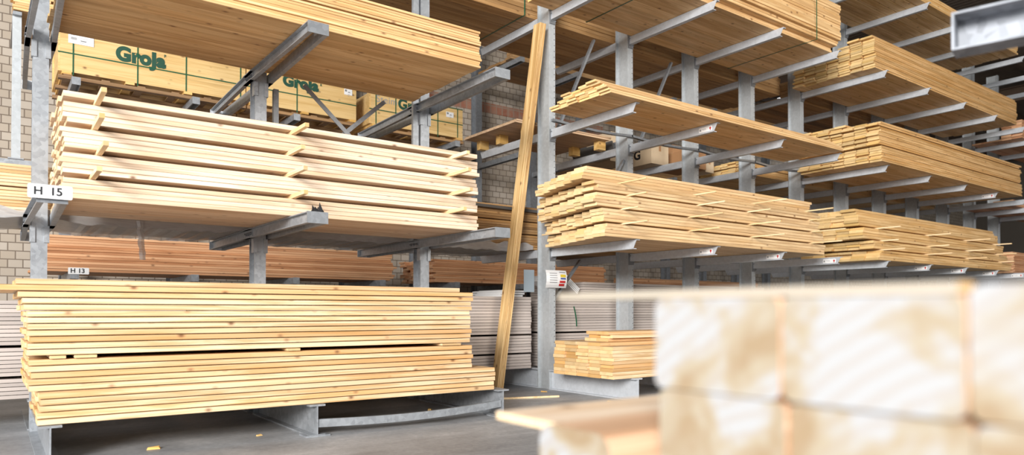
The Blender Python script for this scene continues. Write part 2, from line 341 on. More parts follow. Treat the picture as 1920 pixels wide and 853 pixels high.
# rack A: three double-sided uprights, every arm a pair of channels that meet at the tip
rackA = thing('cantilever_rack', 'galvanised double-sided rack with V-shaped arms holding the H 15 stack', 'rack', (2.1, CF, 0))
AX = (0.315, 2.105, 3.93)
OA = Vector(rackA.location)
def apart(name, m, mats, parent, off): 
    m.v = [tuple(Vector(v)-off) for v in m.v]; return m.obj(name, mats, parent)
def v_arm(x, level, side, tiph=0.092):
    """pair of channels from the column's flanks to the tip"""
    z1 = LV[level]-0.002; z0 = z1-tiph
    yr, yt = (CF+0.22, TIP) if side < 0 else (CF-0.02, BACK)
    m = MB()
    for s in (-1, 1):
        xr, xt = x+s*0.078, x+s*0.050
        # web outside? the channel's back faces the column, its flanges turn outward
        d = 1 if yt > yr else -1
        def quad(xa, xb, za, zb, grow=0.0):
            vs = []
            for (y, sx, zz0) in ((yr, xr, za-grow), (yt, xt, za)):
                for xx in (xa, xb):
                    for zz in (zz0, zb): vs.append((sx+s*xx, y, zz))
            m.add(vs, [(0, 1, 3, 2), (4, 6, 7, 5), (0, 4, 5, 1), (2, 3, 7, 6), (0, 2, 6, 4), (1, 5, 7, 3)])
        quad(-0.004, 0.004, z0, z1)
        quad(0.004, 0.034, z1-0.008, z1)
        quad(0.004, 0.034, z0, z0+0.008)
    a = apart('arm', m, M_GALV, rackA, OA)
    e = MB(); ye = yt + (-0.008 if side < 0 else 0.0)
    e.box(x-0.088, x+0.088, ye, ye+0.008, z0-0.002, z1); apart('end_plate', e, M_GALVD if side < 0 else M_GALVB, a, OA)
    if side < 0:
        for s in (-1, 1):
            c = MB(); c.prism([(x+s*0.056, CF+0.06), (x+s*0.056, CF-0.001), (x+s*0.03, CF-0.001), (x+s*0.03, CF-0.012), (x+s*0.068, CF-0.012), (x+s*0.068, CF+0.06)], z0-0.14, z0-0.004, 'z')
            apart('sleeve_bracket', c, M_GALV, a, OA)
    bo = MB()
    for y in ((CF+0.02, CF+0.16) if side < 0 else (CF+0.09,)):
        for s in (-1, 1): bolt(bo, (x+s*0.083, y, z0+0.046), (s, 0, 0), 0.014, 0.014)
    apart('bolt', bo, M_GALVD, a, OA)
    return a
for x in AX:
    m = MB(); w, tf = 0.055, 0.011
    m.box(x-w, x+w, CF, CF+tf, 0.0, 6.2); m.box(x-w, x+w, CF+0.17-tf, CF+0.17, 0, 6.2); m.box(x-0.006, x+0.006, CF+tf, CF+0.17-tf, 0, 6.2)
    apart('column', m, M_GALV, rackA, OA)
    for lv in (1, 2):
        v_arm(x, lv, -1); v_arm(x, lv, 1)
    m = MB()
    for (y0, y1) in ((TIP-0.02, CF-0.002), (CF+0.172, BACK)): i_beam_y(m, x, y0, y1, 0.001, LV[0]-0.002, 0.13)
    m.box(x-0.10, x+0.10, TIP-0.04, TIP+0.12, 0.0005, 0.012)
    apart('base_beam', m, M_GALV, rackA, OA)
# flat cross braces and strut between second and third column
m = MB(); y = CF+0.085
za, zb = LV[2]-0.02, LV[1]+0.2
m.bar((AX[1]+0.45, y-0.02, za), (AX[2]-0.42, y-0.02, zb+0.45), 0.008, 0.045, upv=(0, 0, 1)); apart('cross_brace', m, M_GALVD, rackA, OA)
m = MB(); m.bar((AX[1]+0.42, y+0.02, zb+0.45), (AX[2]-0.45, y+0.02, za), 0.008, 0.045); apart('cross_brace', m, M_GALVD, rackA, OA)
m = MB(); m.box(AX[1]+0.16, AX[1]+0.21, CF+0.11, CF+0.16, LV[1]+0.05, LV[2]-0.1); apart('strut', m, M_GALVD, rackA, OA)
m = MB(); m.box(AX[2]-0.14, AX[2]-0.10, CF+0.02, CF+0.06, LV[1]+0.05, 6.0); m.box(AX[2]-0.10, AX[2]-0.07, CF+0.02, CF+0.028, LV[1]+0.05, 6.0); apart('strut', m, M_GALV, rackA, OA)
# bent bar along the toe of the base beams
m = MB(); N = 14; pts = []
for i in range(N+1):
    f = i/N; pts.append(Vector((AX[1]+0.012+(AX[2]-AX[1]-0.03)*f, TIP+0.0-0.055*sin(pi*f), 0.10+0.02*f-0.022*sin(pi*f))))
for a, b in zip(pts, pts[1:]): m.bar(a, b, 0.012, 0.062); m.bar(a+Vector((0, 0.012, 0.03)), b+Vector((0, 0.012, 0.03)), 0.03, 0.006)
apart('bent_toe_bar', m, M_GALV, rackA, OA)

# rack B: long double-sided rack with I-section columns and arms cut off at a slant
BX = [5.79, 7.215, 8.64, 10.07, 11.51, 13.01, 14.46, 15.89, 17.36, 18.8, 20.25]
rackB = thing('cantilever_rack', 'long galvanised double-sided rack with slanted arm tips behind leaning planks', 'rack', (BX[4], CF, 0))
OB = Vector(rackB.location)
labels_at = {(1, 2), (2, 1), (3, 1), (1, 1), (6, 1), (7, 1), (5, 1), (7, 2), (8, 1)}
def b_arm_mesh():
    """front arm, origin at the column's face, pointing to -Y; back of the channel on -X"""
    Ln = CF-TIP-0.018; h = 0.105; m = MB()
    prof = [(0, -0.002), (0, -h), (-Ln+0.055, -h), (-Ln, -0.002)]
    m.prism(prof, -0.03, -0.022, 'x')
    m.box(-0.022, 0.03, -Ln+0.002, 0, -0.010, -0.002); m.box(-0.022, 0.03, -Ln+0.055, 0, -h, -h+0.008)
    return m.mesh('arm', M_GALVS)
def b_plate_mesh():
    m = MB(); m.box(-0.045, 0.045, 0, 0.016, -0.155, 0.0)
    for s in (-1, 1):
        for z in (-0.03, -0.12): bolt(m, (s*0.036, 0.0, z), (0, -1, 0), 0.01, 0.008)
    return m.mesh('arm_plate', M_GALVD)
ARM, PLATE = b_arm_mesh(), b_plate_mesh()
def colB():
    m = MB(); w, tf = 0.052, 0.013
    m.box(-w, w, 0, tf, 0, 6.9); m.box(-w, w, CB-CF-tf, CB-CF, 0, 6.9); m.box(-0.02, -0.012, tf, CB-CF-tf, 0, 6.9)
    return m.mesh('column', M_GALVC)
COLB = colB()
def holesB():
    m = MB(); z = 0.6
    while z < 6.8:
        m.tube((0.036, -0.0006, z), (0.036, 0.001, z), 0.007, 6); z += 0.075
    return m.mesh('bolt_hole', M_HOLE)
HOLEB = holesB()
def baseB():
    m = MB(); i_beam_y(m, 0, TIP-0.0-CF, -0.002, 0.001, LV[0]-0.002, 0.12); i_beam_y(m, 0, CB-CF+0.002, BACK-CF, 0.001, LV[0]-0.002, 0.12)
    m.box(-0.09, 0.09, -1.42, -1.5, 0.0005, 0.012)
    return m.mesh('base_beam', M_GALVS)
BASEB = baseB()
for i, x in enumerate(BX):
    c = link('column', COLB, rackB, Vector((x, CF, 0))-OB)
    if i < 4: link('bolt_hole', HOLEB, c)['kind'] = 'stuff'
    link('base_beam', BASEB, rackB, Vector((x, CF, 0))-OB)
    for lv in (1, 2, 3, 4):
        if lv == 4 and i < 3: continue
        z = LV[lv]
        a = link('arm', ARM, rackB, Vector((x, CF-0.018, z))-OB)
        link('arm_plate', PLATE, a, (0, 0.0, 0))
        if (i, lv) in labels_at:
            lb = MB(); lb.box(-0.0315, -0.0302, -1.405, -1.205, -0.085, -0.025)
            l = lb.obj('sticker', M_PAPER, a)
            q = MB(); q.box(-0.0325, -0.0316, -1.395, -1.372, -0.07, -0.045)
            q.box(-0.0325, -0.0316, -1.36, -1.30, -0.05, -0.046); q.box(-0.0325, -0.0316, -1.35, -1.29, -0.06, -0.057)
            q.v = [(a_, -(b_+2.61), c_) for a_, b_, c_ in q.v]
            q.obj('sticker_print', M_GREYINK, l)
            q = MB(); q.tube((-0.0316, -1.378, -0.052), (-0.033, -1.378, -0.052), 0.014, 8); q.box(-0.033, -0.0316, -1.384, -1.372, -0.078, -0.06); q.obj('sticker_emblem', M_RED, l)
        if lv < 4 or i > 5:
            if i > 8: continue
            a = link('arm', ARM, rackB, Vector((x, CB+0.018, z))-OB); a.scale = (1, -(BACK-CB-0.02)/(CF-TIP-0.018), 1)
for i, (x0, x1, zl, zh) in enumerate(((5.82, 6.92, 1.25, 1.75), (5.84, 6.75, 3.45, 4.75), (7.25, 8.1, 3.5, 4.72))):
    m = MB(); y = CF+0.11
    if i == 0: m.bar((x0, y, 1.05), (x0+0.55, y, LV[1]-0.12), 0.045, 0.03)
    elif i == 1: m.bar((x0+0.02, y, 3.15), (x0+0.78, y, LV[3]-0.14), 0.045, 0.03)
    else: m.bar((x0+0.25, y, 3.4), (x0+0.95, y, LV[3]-0.12), 0.045, 0.03)
    apart('brace', m, M_GALVD, rackB, OB)
m = MB(); m.bar((6.65, CF+0.1, 2.4), (7.18, CF+0.1, LV[2]-0.2), 0.045, 0.03); apart('brace', m, M_GALV, rackB, OB)
for (xa, xb) in ((0, 1), (1, 2), (2, 3), (3, 4)):
    m = MB(); z = LV[2]+0.12; xs = BX[xa]-0.02; xe = BX[xb]+0.0
    P = [Vector((xs+(xe-xs)*f, CF-0.027, z-0.03*sin(pi*f))) for f in (0, .25, .5, .75, 1)]
    for a, b in zip(P, P[1:]): m.bar(a, b, 0.05, 0.03)
    apart('tie_bar', m, M_GALVD, rackB, OB)
m = MB(); m.bar((AX[2]+0.1, CB+0.03, LV[1]+0.52), (BX[0]-0.03, CB+0.03, LV[1]+0.50), 0.05, 0.035); apart('tie_bar', m, M_DARKSTEEL, rackB, OB)

# rack C: single-sided against the brick wall
CX = [0.87+1.465*k for k in range(13)]
CTIP, CCF = 10.8, 12.3
LC = {1: 0.52+H, 2: 3.06+H, 3: 4.90+H}
rackC = thing('cantilever_rack', 'galvanised rack against the cream brick wall carrying the wooden crates', 'rack', (CX[0], CCF, 0))
OC = Vector(rackC.location)
def armC():
    m = MB(); L = CCF-CTIP; h = 0.10
    m.box(-0.05, -0.042, -L, 0, -h, -0.002); m.box(0.042, 0.05, -L, 0, -h, -0.002)
    m.box(-0.042, 0.042, -L, 0, -0.01, -0.002); m.box(-0.05, 0.05, -L-0.006, -L, -h, -0.0)
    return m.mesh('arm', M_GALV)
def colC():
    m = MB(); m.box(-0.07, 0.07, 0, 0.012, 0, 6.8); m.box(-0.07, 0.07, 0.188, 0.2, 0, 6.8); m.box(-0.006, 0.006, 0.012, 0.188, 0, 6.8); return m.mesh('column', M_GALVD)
AC, CC = armC(), colC()
mb = MB(); mb.box(-0.07, 0.07, -1.5, -0.002, 0.001, 0.2); BC = mb.mesh('base_beam', M_GALVD)
for i, x in enumerate(CX):
    link('column', CC, rackC, Vector((x, CCF, 0))-OC); link('base_beam', BC, rackC, Vector((x, CCF, 0))-OC)
    for lv in (1, 2, 3):
        if lv == 3 and i < 4: continue
        link('arm', AC, rackC, Vector((x, CCF-0.002, LC[lv]))-OC)

# ------------------------------------------------------------------ timber stacks
def board_mesh(L, w, t, mats, profile='plain', ch=None):
    ch = ch if ch is not None else min(0.003, t*0.12)
    a, b = w/2, t/2
    if profile == 'tongue':
        k = t*0.18; e = 0.009
        poly = [(-a, -b+ch), (-a+ch, -b), (a-e, -b), (a-e, -k), (a, -k*0.7), (a, k*0.7), (a-e, k), (a-e, b), (-a+ch, b), (-a, b-ch), (-a, k), (-a+e, k*0.7), (-a+e, -k*0.7), (-a, -k)]
    else:
        poly = [(-a, -b+ch), (-a+ch, -b), (a-ch, -b), (a, -b+ch), (a, b-ch), (a-ch, b), (-a+ch, b), (-a, b-ch)]
    m = MB(); m.prism(poly, -L/2, L/2, 'x', 0, 1); return m.mesh('board', mats)
FR = ['front row', 'second row back', 'third row back', 'fourth row back', 'fifth row back', 'sixth row back', 'seventh row back', 'eighth row back', 'ninth row back', 'tenth row back']
def stack(name, noun, cat, where, group, mats, x0, L, yf, z0, w, t, cols, layers, keep='ends', jx=0.02, jy=0.006, profile='plain', gy=0.002, gz=0.0008, gap=0.03, skew=0.0):
    """layers: list of dicts/None (None = a gap held open by laths). Boards run along X, rows go back along +Y."""
    meshes = {}; z = z0+0.0008; n = 0; gaps = []; total = sum(1 for l in layers if l is not None)
    for l in layers:
        if l is None:
            gaps.append(z); z += gap+gz; continue
        n += 1
        lx, ly, ll, lt, lc, c0, lw = l.get('x', 0), l.get('y', 0), l.get('L', L), l.get('t', t), l.get('c', cols), l.get('c0', 0), l.get('w', w)
        key = (round(ll, 3), round(lt, 4), round(lw, 3))
        if key not in meshes: meshes[key] = board_mesh(ll, lw-gy, lt-gz, mats, profile)
        dy = rnd.uniform(-jy, jy)
        for c in range(c0, lc):
            dx = rnd.gauss(0, jx) if jx else 0
            if keep == 'face' and not (c <= 0 or n == 1 or n == total and l.get('top')): continue
            if keep == 'face2' and not (c <= 1 or n == 1): continue
            o = link(name, meshes[key], None, (x0+lx+L/2+(ll-L)/2+max(-2.2*jx, min(2.2*jx, dx))+skew*c, yf+ly+dy+lw*(c+0.5), z+lt/2))
            tag(o, f"{noun}, {ORD[n]} layer up, {FR[c]}, {where}", cat, group)
        z += lt+gz
    return z, gaps

# A0: thick planks on the floor beams, 22 layers
low = [dict(x=0.0, y=-0.085) for _ in range(5)]
mid = [dict(x=-0.05+rnd.uniform(-.01, .01), L=3.45) for _ in range(5)]
mid2 = [dict(x=-0.05+rnd.uniform(-.02, .02), L=3.44) for _ in range(6)]
topl = [dict(x=-0.06, y=-0.02, L=3.42), dict(x=-0.085, y=-0.03, L=3.46), dict(x=-0.09, y=-0.03, L=3.46), dict(x=-0.12, y=-0.04, L=3.5), dict(x=-0.24, y=-0.06, L=3.6, c=4), dict(x=-0.13, y=0.02, L=3.4, c=3)]
T0 = 0.0397
zt0, gA0 = stack('timber_plank', 'thick yellow plank', 'plank', 'long floor stack', 'thick planks of the long floor stack', W_YEL, 0.255, 3.6, 5.60, LV[0], 0.24, T0, 5, low+mid+[None]+mid2+topl, 'ends', 0.006, 0.003, gap=0.02, gz=0.003)
# A1: pale boards with laths between, above H 15
LA = [dict(t=0.0355) for _ in range(17)]; LA[16] = dict(t=0.042, x=0.0)
for l in LA: l['x'] = rnd.uniform(-0.012, 0.012)
lay = LA[0:4]+[None]+LA[4:8]+[None]+LA[8:12]+[None]+LA[12:16]+[None]+LA[16:17]
zt1, gA1 = stack('softwood_board', 'pale board', 'board', 'stack resting above sign H 15', 'pale boards stacked above sign H 15', W_PALE, 0.40, 3.5, 5.88, LV[1], 0.18, 0.0355, 6, lay, 'ends', 0.009, 0.004, gap=0.034)
# A2: thin boards on the top arms
LT = [dict(y=rnd.uniform(-.01, .01)) for _ in range(15)]
zt2, gA2 = stack('thin_board', 'thin yellow board', 'board', 'stack over the pale boards', 'thin yellow boards above the pale stack', W_THIN, 0.36, 3.4, 5.63, LV[2], 0.17, 0.0215, 8, LT[:9]+[None]+LT[9:], 'face2', 0.012, 0.006, gap=0.014)
# B0: short floor stack next to the first column of rack B
LB0 = [dict(x=rnd.uniform(-.012, .012)) for _ in range(9)]
LB0 += [dict(c0=1, x=0.0), dict(c0=0, c=2, x=0.25, y=0.33, w=0.2), dict(c=2, x=0.25, y=0.28, w=0.2), dict(c=2, x=0.22, y=0.30, w=0.2)]
ztB0, _ = stack('timber_plank', 'short yellow plank', 'plank', 'low stack beside the load sign column', 'planks of the low stack beside the load sign', W_YEL, 5.44, 2.4, 5.53, LV[0], 0.20, 0.0385, 5, LB0, 'ends', 0.012, 0.002)
# B1 t1: boards with laths
LB = [dict(t=0.0345, x=rnd.uniform(-.02, .02)) for _ in range(19)]
for l in LB[0:4]: l.update(x=l['x']+0.08)
for l in LB[4:8]: l.update(x=l['x']+0.04)
for l in LB[8:15]: l.update(x=l['x']-0.08)
for l in LB[15:19]: l.update(x=l['x']-0.15, y=0.08, c=6)
lay = LB[0:4]+[None]+LB[4:8]+[None]+LB[8:12]+[None]+LB[12:15]+[None]+LB[15:19]
ztb1, gB1 = stack('softwood_board', 'tan board', 'board', 'lath-spaced stack behind the load sign', 'tan boards in the lath-spaced stack behind the load sign', W_TAN, 5.20, 4.3, 5.48, LV[1], 0.205, 0.033, 7, lay, 'ends', 0.012, 0.003, gap=0.017, skew=0.062)
# B1 t2: thin boards, stepped end
L2 = [dict(c=6), dict(c=6, x=-0.01), dict(c=5, x=-0.01), dict(c=5, y=0.06), dict(c=4, y=0.10), dict(c=4, y=0.12, x=-.03), dict(c=2, y=0.16, x=-.03)]
ztb2, _ = stack('thin_board', 'thin honey-coloured board', 'board', 'stepped pile crossing the second arms', 'thin boards of the stepped pile on the second arms', W_THIN, 5.27, 4.7, 5.42, LV[2], 0.16, 0.0235, 8, L2, 'ends', 0.018, 0.004)
# B1 t3
L3 = [dict(y=0.14) if i < 2 else dict(y=0.05) if i < 4 else dict(y=rnd.uniform(-.01, .01)) for i in range(18)]
ztb3, _ = stack('thin_board', 'honey-coloured board', 'board', 'strapped stack near the roof', 'boards of the strapped stack near the roof', W_THIN, 5.35, 4.72, 5.50, LV[3], 0.165, 0.036, 8, L3, 'face2', 0.01, 0.006)
# B2 stacks
LP = [dict(x=rnd.uniform(-.01, .01)) for _ in range(13)] + [dict(x=-0.02, c=3), dict(x=-0.05, c=2)]
stack('tongue_and_groove_board', 'golden tongue-and-groove board', 'board', 'high stack with square end', 'profiled boards of the high square-ended stack', W_GOLD, 11.2, 5.85, 5.56, LV[3], 0.2, 0.0315, 7, LP, 'ends', 0.02, 0.006, 'tongue', gz=0.0018)
LP = [dict(x=rnd.uniform(-.02, .02)) for _ in range(7)]+[None]+[dict(x=-0.05+rnd.uniform(-.02, .02)) for _ in range(8)]+[None]+[dict(x=-0.08), dict(x=-0.06), dict(x=-0.1, c=4, y=0.5)]
stack('tongue_and_groove_board', 'golden tongue-and-groove board', 'board', 'yellow-ended stack in two bundles', 'profiled boards of the two-bundle yellow-ended stack', W_GOLD, 11.1, 5.75, 5.42, LV[2], 0.2, 0.0325, 7, LP, 'ends', 0.02, 0.006, 'tongue', gap=0.014, gz=0.0018)
LP = [dict(x=0.45, t=0.0375, y=0) for _ in range(4)]+[None]+[dict(x=0.33, y=0.02) for _ in range(3)]+[None]+[dict(x=0.05, y=0.05, L=5.45) for _ in range(4)]+[None]+[dict(x=-0.05, y=0.07, L=5.35) for _ in range(4)]+[dict(x=-0.1, y=0.09, L=5.25, c=4)]*2
ztb4, gB4 = stack('rough_board', 'rough brown-edged board', 'board', 'stack with dark weathered ends', 'rough boards of the stack with dark weathered ends', W_GOLD, 10.75, 5.3, 5.50, LV[1], 0.225, 0.041, 6, LP, 'ends', 0.03, 0.006, gap=0.022)
LP = [dict(y=rnd.uniform(-.01, .01)) for _ in range(5)]
stack('rough_board', 'gappy orange board', 'board', 'top arms under the roof', 'gappy boards on the top arms under the roof', W_GOLD, 11.35, 5.8, 5.56, LV[4], 0.165, 0.036, 8, LP, 'face', 0.02, 0.006, gy=0.014)
# further on: darker stacks at the end of rack B
stack('larch_board', 'dark red board', 'board', 'far high stack past the golden boards', 'dark red boards high at the rack end', W_RED, 18.4, 4, 5.9, LV[3], 0.2, 0.033, 5, [dict() for _ in range(12)], 'face2', 0.02)
stack('larch_board', 'dark red board', 'board', 'far middle stack past the golden boards', 'dark red boards on the middle arms at the rack end', W_RED, 18.2, 4, 6.0, LV[2], 0.2, 0.033, 5, [dict() for _ in range(4)], 'face2', 0.02)
stack('larch_board', 'dark red board', 'board', 'far low stack past the weathered stack', 'dark red boards low at the rack end', W_RED, 17.25, 4, 5.7, LV[1], 0.2, 0.033, 5, [dict() for _ in range(13)], 'face2', 0.03)
# rear sides of racks A and B
REAR = CB+0.06
stack('weathered_board', 'yellow-brown board', 'board', 'film-wrapped stack behind column H 15', 'boards of the film-wrapped stack on the rear arms', W_YEL, -1.6, 5.5, REAR, LV[1]+0.003, 0.2, 0.026, 6, [dict() for _ in range(9)]+[None]+[dict() for _ in range(7)], 'face', 0.01, gap=0.012)
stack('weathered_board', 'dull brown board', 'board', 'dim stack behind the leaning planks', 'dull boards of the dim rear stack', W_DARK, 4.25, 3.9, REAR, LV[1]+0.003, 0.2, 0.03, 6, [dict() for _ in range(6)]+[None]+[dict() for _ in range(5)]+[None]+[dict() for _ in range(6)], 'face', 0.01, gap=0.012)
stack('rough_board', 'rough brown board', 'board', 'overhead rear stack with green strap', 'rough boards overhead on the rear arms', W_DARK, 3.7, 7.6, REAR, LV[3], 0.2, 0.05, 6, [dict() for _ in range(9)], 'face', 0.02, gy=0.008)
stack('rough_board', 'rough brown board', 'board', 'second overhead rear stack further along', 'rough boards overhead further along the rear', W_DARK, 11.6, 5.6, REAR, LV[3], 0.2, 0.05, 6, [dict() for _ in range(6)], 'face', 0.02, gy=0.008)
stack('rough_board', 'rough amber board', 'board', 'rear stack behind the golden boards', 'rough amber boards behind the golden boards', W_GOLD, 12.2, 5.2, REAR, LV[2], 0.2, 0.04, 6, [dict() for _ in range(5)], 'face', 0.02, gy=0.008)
stack('tongue_and_groove_board', 'yellow profiled board', 'board', 'rear pile beside the cartons', 'yellow profiled boards beside the cartons', W_GOLD, 10.25, 1.7, REAR, LV[2], 0.16, 0.03, 7, [dict() for _ in range(4)]+[None]+[dict() for _ in range(3)], 'ends', 0.02, 0.004, 'tongue', gap=0.014)
# left top rear bundle
stack('thin_board', 'short pale board', 'board', 'rear bundle above the steel post', 'short boards above the steel post', W_THIN, 0.14, 0.31, 7.92, 2.412+1.361, 0.2, 0.024, 5, [dict() for _ in range(11)], 'face', 0.01)
# rack C: larch boards
LR = [dict(y=rnd.uniform(-.01, .01)) for _ in range(14)]
stack('larch_board', 'reddish larch board', 'board', 'stack behind sign H 13', 'larch boards behind sign H 13', W_RED, 0.46, 5.1, 11.0, LC[1], 0.2, 0.0335, 6, LR, 'face', 0.03)
stack('larch_board', 'reddish larch board', 'board', 'stack seen past the leaning planks', 'larch boards seen past the leaning planks', W_RED, 6.35, 4.2, 11.0, LC[1], 0.2, 0.0335, 6, [dict() for _ in range(12)], 'ends', 0.03)
stack('larch_board', 'reddish larch board', 'board', 'thin pile behind the load sign column', 'larch boards in the thin pile by the wall', W_RED, 11.0, 5.0, 11.0, LC[1], 0.2, 0.0335, 6, [dict() for _ in range(6)], 'face', 0.03)
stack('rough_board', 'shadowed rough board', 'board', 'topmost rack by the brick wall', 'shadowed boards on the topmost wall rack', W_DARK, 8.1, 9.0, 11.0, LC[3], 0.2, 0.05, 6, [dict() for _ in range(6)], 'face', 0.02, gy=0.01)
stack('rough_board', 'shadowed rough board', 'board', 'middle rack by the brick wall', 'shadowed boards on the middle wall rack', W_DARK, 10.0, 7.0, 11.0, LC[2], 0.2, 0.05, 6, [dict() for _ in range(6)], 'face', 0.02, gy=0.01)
# grey panels standing on the rear base beams
def panels(x0, L, z0, n, where, group, y=REAR, t=0.0205, gaps=()):
    z = z0+0.001; me = None
    m = MB(); m.box(-L/2, L/2, -0.6, 0.6, -t/2+0.003, t/2-0.002); me = m.mesh('facade_panel', M_PANEL)
    for k in range(n):
        if k in gaps: z += 0.02
        o = link('facade_panel', me, None, (x0+L/2+rnd.uniform(-.006, .006), y+0.6+rnd.uniform(-.004, .004), z+t/2))
        tag(o, f"grey panel, {ORD[k+1] if k < 24 else 'topmost but ' + ORD[n-k]} from the bottom, {where}", 'panel', group); z += t
    return z
panels(-2.4, 3.9, LV[0], 23, 'pack behind the long floor stack end', 'grey panels behind the long floor stack', t=0.0345, gaps=(5, 12))
zgp = panels(1.75, 3.93, LV[0], 24, 'pack behind the leaning planks', 'grey panels behind the leaning planks', t=0.037, gaps=(5, 11))
zgq = panels(5.95, 4.6, LV[0], 24, 'pack behind the low plank stack', 'grey panels behind the low plank stack', t=0.037, gaps=(12,))
panels(6.6, 4.2, zgq, 7, 'upper pack behind the low plank stack', 'grey panels of the upper pack behind the low plank stack', t=0.034)

# laths between layers
def lath(label, group, x, y0, y1, z, w=0.028, h=0.022, tilt=0.0):
    m = MB(); L = y1-y0; m.prism([(-w/2, 0), (w/2, 0), (w/2, h), (-w/2, h)], -L/2, L/2, 'y', 0, 1)
    o = m.obj('spacer_lath', W_STICK, None, (x, (y0+y1)/2, z)); return tag(o, label, 'lath', group)
for k, z in enumerate(gA1):
    for j, (x, p) in enumerate(((0.60, 0.40), (2.02, 0.34), (3.6, 0.30))):
        lath(f"pale lath poking out, {ORD[k+1]} gap up, {('end above sign H 15', 'middle of the pale stack', 'pale stack end near leaning planks')[j]}", 'laths poking out of the pale stack', x+rnd.uniform(-.03, .03), 5.88-p+rnd.uniform(-.05, .05), 6.93, z+0.001, 0.034, 0.032)
for k, z in enumerate(gB1):
    for j, x in enumerate((5.55, 6.75, 7.85, 9.2)):
        lath(f"thin lath, {ORD[k+1]} gap up, {ORD[j+1]} along from the stack end by the load sign", 'laths poking out of the tan stack', x+rnd.uniform(-.12, .12), 5.48-0.36+rnd.uniform(-.12, .14), 6.9, z+0.001, 0.022, 0.0155)
for k, z in enumerate(gB4):
    for j, x in enumerate((11.3, 12.9, 14.5, 15.9)):
        lath(f"thin lath, {ORD[k+1]} gap up, {ORD[j+1]} along the stack with weathered ends", 'laths poking out of the weathered stack', x+rnd.uniform(-.1, .1), 5.5-0.3+rnd.uniform(-.1, .1), 6.8, z+0.001, 0.03, 0.02)
for k, z in enumerate(gA0):
    for j, x in enumerate((0.36, 0.52, 1.95, 3.42)):
        lath(f"flat spacer in the dark gap, {('end above the first base beam', 'second from that end', 'middle of the floor stack', 'end near leaning planks')[j]}", 'spacers in the long floor stack', x, 5.585, 6.7, z+0.001, (0.09, 0.13, 0.1, 0.34)[j] if j < 3 else 0.2, 0.018)

# ------------------------------------------------------------------ leaning planks
gr = 'planks leaning on the first column of rack with slanted arms'
ptb, ptt = Vector((5.17, 7.33, 0.0)), Vector((5.60, 7.0, 4.72))
for k in range(4):
    bot = Vector((5.01+0.025*k, 7.10, 0.004)); top = Vector((5.585+0.025*k, 6.965, 4.64))
    d = (top-bot); L = d.length; d.normalize(); yv = Vector((0, 1, 0)); yv = (yv-d*yv.dot(d)).normalized(); n = d.cross(yv)
    me = board_mesh(L, 0.14, 0.021, W_LEAN)
    o = link('leaning_plank', me, None, (bot+top)/2+yv*0.075)
    o.matrix_world = Matrix((d, yv, n)).transposed().to_4x4(); o.location = (bot+top)/2+yv*0.075+Vector((0, 0, 0.02))
    tag(o, ('long yellow plank leaning on column, front of the leaning four', 'second of the four leaning planks', 'third of the four leaning planks', 'rearmost leaning plank, nearest the load sign column')[k], 'plank', gr)

# ------------------------------------------------------------------ signs
def sign(body, p, w, h, size, label, sp=1.0):
    s = thing('shelf_sign', label, 'sign', p)
    m = MB(); r = h*0.12; pts = []
    for cx, cz, a0 in ((w/2-r, h/2-r, 0), (-w/2+r, h/2-r, 90), (-w/2+r, -h/2+r, 180), (w/2-r, -h/2+r, 270)):
        pts += [(cx+r*cos(R(a0+i*30)), cz+r*sin(R(a0+i*30))) for i in range(4)]
    m.prism(pts, -0.003, 0.0, 'y'); m.obj('plate', M_WHITE, s)
    for nm, b_, dx in zip(('letter', 'number'), body.split(), (-0.27*w, 0.13*w)):
        lettering(nm, b_, size, M_BLACK, s, (dx, -0.0045, 0.0), offset=size*0.022, space=sp)
    return s
c = on_y(93, 358.5, TIP-0.02)
sign('H  15', Vector((0.302, TIP-0.035, c.z-0.006)), 0.245, 0.088, 0.072, 'white sign plate reading H 15 on the end arm')
c = on_y(147.5, 508, 10.78)
sign('H  13', Vector((c.x, 10.785, c.z)), 0.235, 0.085, 0.08, 'small white sign reading H 13 on the rear rack arm')

# load sign on first column of rack B: curled printed sheet
ls = thing('load_sign', 'curled white load sign with red and yellow blocks on steel column', 'sign', (5.80, 6.885, 1.41))
m = MB(); n = 10; W_, Hh = 0.34, 0.225
vs = []
for i in range(n+1):
    for j in range(7):
        f = i/n-0.5; g = j/6-0.5
        vs.append((f*W_-0.03*(1-4*g*g)+0.035, 0.085-0.13*0+0.10*(f+0.0)**2*0.6-0.085*(1-(2*g)**2)*0.7, g*Hh))
m.add(vs, [(i*7+j, (i+1)*7+j, (i+1)*7+j+1, i*7+j+1) for i in range(n) for j in range(6)])
sheet = m.obj('printed_sheet', M_PAPER, ls)
def patch(name, fa, fb, ga, gb, mat):
    q = MB(); V = []
    for i in range(4):
        for j in range(4):
            f = fa+(fb-fa)*i/3; g = ga+(gb-ga)*j/3
            V.append((f*W_-0.03*(1-4*g*g)+0.035, 0.083+0.06*f*f-0.0595*(1-(2*g)**2)-0.003, g*Hh))
    q.add(V, [(i*4+j, (i+1)*4+j, (i+1)*4+j+1, i*4+j+1) for i in range(3) for j in range(3)]); return q.obj(name, mat, sheet)
patch('yellow_block', 0.14, 0.42, 0.10, 0.26, M_YELLOW); patch('blue_block', 0.14, 0.42, -0.02, 0.06, M_BLUE)
patch('red_block', 0.10, 0.40, -0.22, -0.10, M_RED); patch('red_block', 0.08, 0.36, -0.40, -0.27, M_RED)
for k in range(5): patch('text_line', -0.36, -0.02, 0.30-0.13*k, 0.335-0.13*k, M_GREYINK)
patch('text_line', 0.1, 0.42, 0.36, 0.41, M_GREYINK)
m = MB(); m.box(-0.085, 0.085, -0.002, 0.002, -0.145, 0.145)
o = m.obj('steel_sheet', M_STEELBLUE, None, (5.63, 7.28, 1.392)); tag(o, 'blue-grey steel sheet hanging behind the load sign column', 'sheet')

